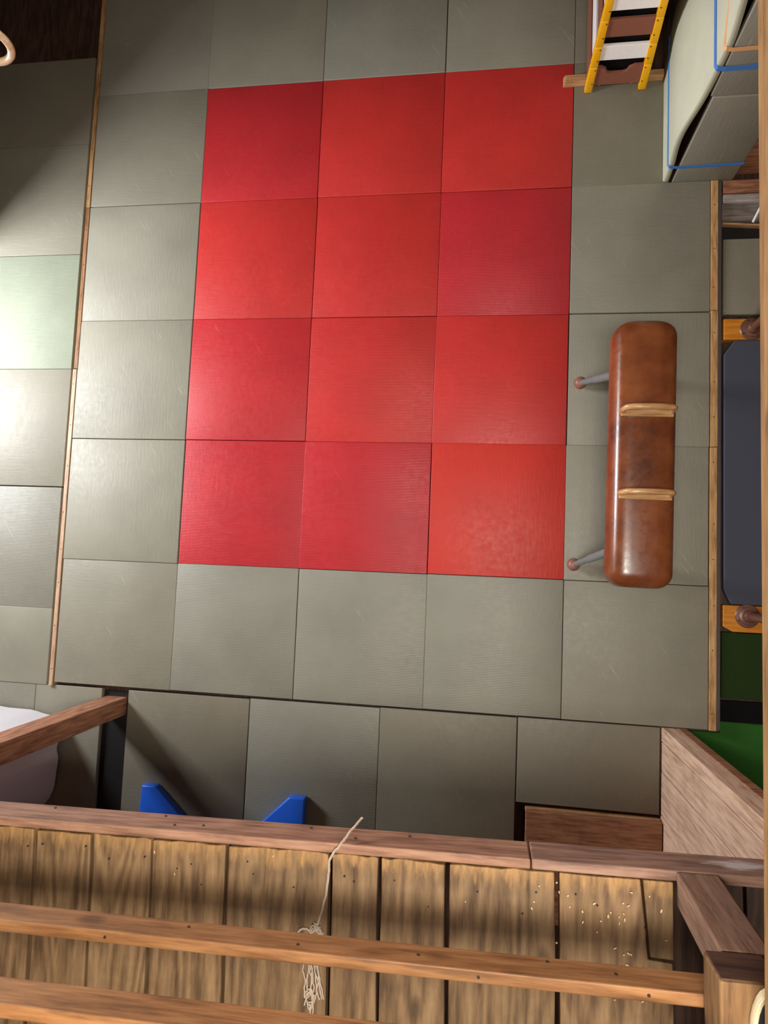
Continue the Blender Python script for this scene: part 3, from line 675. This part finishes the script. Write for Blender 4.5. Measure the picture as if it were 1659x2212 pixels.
# ------------------------------------------------------------------ vaulting box (white and brown boards between yellow corner rails)
vb = thing('vaulting_box', (3.30, 4.4, 0), 'tall vaulting box of white and brown boards with yellow corners', 'vaulting box')
VX0, VX1, VY0, VY1 = 3.075, 3.53, 3.742, 5.0
def vx(x, z): # tapers upwards
    return x + (3.30 - x)*.16*z
def VT(x, y, z): return (vx(x, z), y + (.06*z if y < 4.4 else -.06*z), z)
joints = [0.004, .245, .43, .645, .86, 1.06]
boards = [(.065, .235, 'brown_paint'), (.30, .425, 'white_paint'), (.50, .64, 'brown_paint'), (.712, .855, 'white_paint'), (.93, 1.055, 'brown_paint')]
for k, (a, b, m) in enumerate(boards):
    inx = .05
    if k == 0:
        # front board of the lowest tier with the hand cut-out
        o = [(VX0+inx, a), (VX1-inx, a), (VX1-inx, b), (VX1-.12, b), (VX1-.16, b-.02), (VX1-.175, b-.052), (VX1-.20, b-.06), (VX0+.16, b-.06), (VX0+.135, b-.05), (VX0+.125, b-.02), (VX0+.09, b), (VX0+inx, b)]
        bm = bmesh.new(); n = bmesh.new()
        A = [n.verts.new(VT(x, VY0+.012, z)) for x, z in o]; Bq = [n.verts.new(VT(x, VY0+.036, z)) for x, z in o]
        n.faces.new(A); n.faces.new(Bq[::-1])
        for i in range(len(o)): n.faces.new([A[i], Bq[i], Bq[(i+1)%len(o)], A[(i+1)%len(o)]])
        bmesh.ops.recalc_face_normals(n, faces=n.faces)
        bmesh.ops.bevel(n, geom=list(n.edges), offset=.003, segments=2, affect='EDGES'); merge(bm, n)
    else: bm = box(VX0+inx, VX1-inx, VY0+.012, VY0+.036, a, b, .003, T=VT)
    obj('board', bm, M[m], vb)
    obj('board', box(VX0+inx, VX1-inx, VY1-.036, VY1-.012, a, b, .003, T=VT), M[m], vb)
    obj('board', box(VX0+.004, VX0+.028, VY0+.05, VY1-.05, a, b, .003, T=VT), M[m], vb)
    obj('board', box(VX1-.028, VX1-.004, VY0+.05, VY1-.05, a, b, .003, T=VT), M[m], vb)
    for (cx, cy, sx, sy) in ((VX0, VY0, 1, 1), (VX1, VY0, -1, 1), (VX0, VY1, 1, -1), (VX1, VY1, -1, -1)):
        z0, z1 = joints[k]+.001, joints[k+1]-.001
        xs = sorted((cx, cx+sx*.058)); ys = sorted((cy, cy+sy*.05))
        cr = obj('corner_rail', box(xs[0], xs[1], ys[0], ys[1], z0, z1, .008, T=VT, seg=3), M['yellow'], vb, 40)
        if cy == VY0:
            for zz in (z1-.02, (z0+z1)/2-.03):
                obj('screw', lathe([(0, -.003), (.006, -.003), (.006, .001), (0, .0016)], VT(cx+sx*.044, VY0, zz), axis=(0, -1, .06), seg=8), M['screw'], cr)
obj('inner_shade', box(VX0+.045, VX1-.045, VY0+.05, VY1-.05, .07, 1.05, 0, T=VT), M['black'], vb)  # black filler stands in for the shaded inside behind the board gaps
obj('padded_top', box(VX0+.0, VX1-.0, VY0+.0, VY1-.0, 1.062, 1.19, .04, T=VT, seg=4), M['leather'], vb, 40)
obj('bolt', lathe([(0, 0), (.009, 0), (.009, .01), (.004, .014), (0, .014)], VT(VX0+.10, VY0+.024, .064), axis=(0, 0, -1), seg=10), M['bolt'], vb)
obj('bolt', lathe([(0, 0), (.009, 0), (.009, .01), (.004, .014), (0, .014)], VT(VX1-.115, VY0+.024, .064), axis=(0, 0, -1), seg=10), M['bolt'], vb)
tag(obj('timber', hexa(bmesh.new(), [(2.915,3.80,.001),(3.655,3.81,.001),(3.655,3.875,.001),(2.915,3.885,.001),(2.93,3.815,.05),(3.655,3.815,.05),(3.655,3.87,.05),(2.93,3.87,.05)], .005), M['timber']), 'short light timber poking out under the vaulting box', 'timber')

# ------------------------------------------------------------------ pommel horse
HX, HY, HL, HW, HB, HT = 3.322, .775, 1.575, .365, .79, 1.085
ph = thing('pommel_horse', (HX, HY, 0), 'brown leather pommel horse with two wooden pommels', 'pommel horse')
hr = math.radians(-.6)
def HTf(x, y, z):
    dx, dy = x-HX, y-HY; return (HX+dx*math.cos(hr)-dy*math.sin(hr), HY+dx*math.sin(hr)+dy*math.cos(hr), z)
bm = bmesh.new(); rings = []; ns = 40
L2 = HL/2
st = []
for i in range(13):
    t = math.pi/2*i/12; st.append((-L2 + .085*(1-math.cos(t)) , .0 + math.sin(t)))
st = [(y, s) for y, s in st]
stations = [(-L2 + .09*(1-math.sin(a)), math.cos(a)) for a in [math.pi/2*(1-i/9) for i in range(10)]]
stations = [(-L2 + .09*(1-math.cos(math.pi/2*i/9)), math.sin(math.pi/2*i/9)) for i in range(10)]
stations += [(-L2+.09 + (HL-.18)*i/10, 1.0) for i in range(1, 10)]
stations += [(L2 - .09*(1-math.cos(math.pi/2*i/9)), math.sin(math.pi/2*i/9)) for i in range(9, -1, -1)]
for y, s in stations:
    ins = .09*(1-s); hw = HW/2 - ins; hh = (HT-HB)/2 - ins*.8; zc = (HT+HB)/2; ring = []
    for k in range(ns):
        a = 2*math.pi*k/ns; c, q = math.cos(a), math.sin(a); e = 2/3.6
        ring.append(bm.verts.new(HTf(HX + hw*math.copysign(abs(c)**e, c)*(1-.03*q), HY+y, zc + hh*math.copysign(abs(q)**e, q))))
    rings.append(ring)
for A, Bq in zip(rings, rings[1:]):
    for k in range(ns): bm.faces.new([A[k], A[(k+1)%ns], Bq[(k+1)%ns], Bq[k]])
bm.faces.new(rings[0][::-1]); bm.faces.new(rings[-1])
obj('body', bm, M['leather'], ph, 60)
for yy in (1.005, .525):
    pm = obj('pommel', tube([HTf(*p) for p in [(HX-.136, yy, HT-.01), (HX-.136, yy, HT+.045), (HX-.130, yy, HT+.084), (HX-.115, yy, HT+.106), (HX-.090, yy, HT+.117), (HX-.05, yy, HT+.122), (HX, yy, HT+.124), (HX+.05, yy, HT+.122), (HX+.090, yy, HT+.117), (HX+.115, yy, HT+.106), (HX+.130, yy, HT+.084), (HX+.136, yy, HT+.045), (HX+.136, yy, HT-.01)]], .017, 14), M['pommel'], ph, 40)
    obj('pommel_base', box(HX-.145, HX+.145, yy-.034, yy+.016, HT-.008, HT+.016, .006, T=HTf), M['pommel'], pm)
for fx, fy, tx, ty in ((3.085, 1.455, 3.225, 1.30), (3.062, .115, 3.215, .215), (3.58, 1.455, 3.42, 1.30), (3.565, .115, 3.42, .215)):
    a = Vector((fx, fy, .055)); b = Vector((tx, ty, HB+.04)); d = (b-a).normalized()
    lg = obj('leg', tube([a+d*.03, a.lerp(b, .42)], .021, 16), M['tubegrey'], ph, 40)
    obj('leg_sleeve', tube([a.lerp(b, .40), b], .027, 16), M['tubegrey'], lg, 40)
    obj('rubber_foot', lathe([(0, -.043), (.026, -.041), (.040, -.030), (.045, -.012), (.045, .008), (.040, .026), (.030, .036), (.0225, .040), (0, .040)], a, axis=d*.6+Vector((0,0,.4)), seg=22), M['rubber'], lg, 60)

# ------------------------------------------------------------------ gymnastic ring hanging at top left
rg = thing('gymnastic_ring', (.448, 2.008, 2.78), 'pale wooden gymnastic ring hanging at the top left', 'ring')
RC = Vector((.448, 2.008, 2.90)); pts = []
for i in range(40):
    a = 2*math.pi*i/40; pts.append(RC + Vector((.104*math.cos(a), .0, .104*math.sin(a))))
obj('hoop', tube(pts, .0145, 14, closed=True), M['ring'], rg, 60)
obj('hanging_strap', strap([RC + Vector((0, 0, .086)), RC + Vector((0, .001, .125)), Vector((RC.x, RC.y, RZ1-.001))], .035, .004, up=(1, 0, 0)), M['strap_orange'], rg)
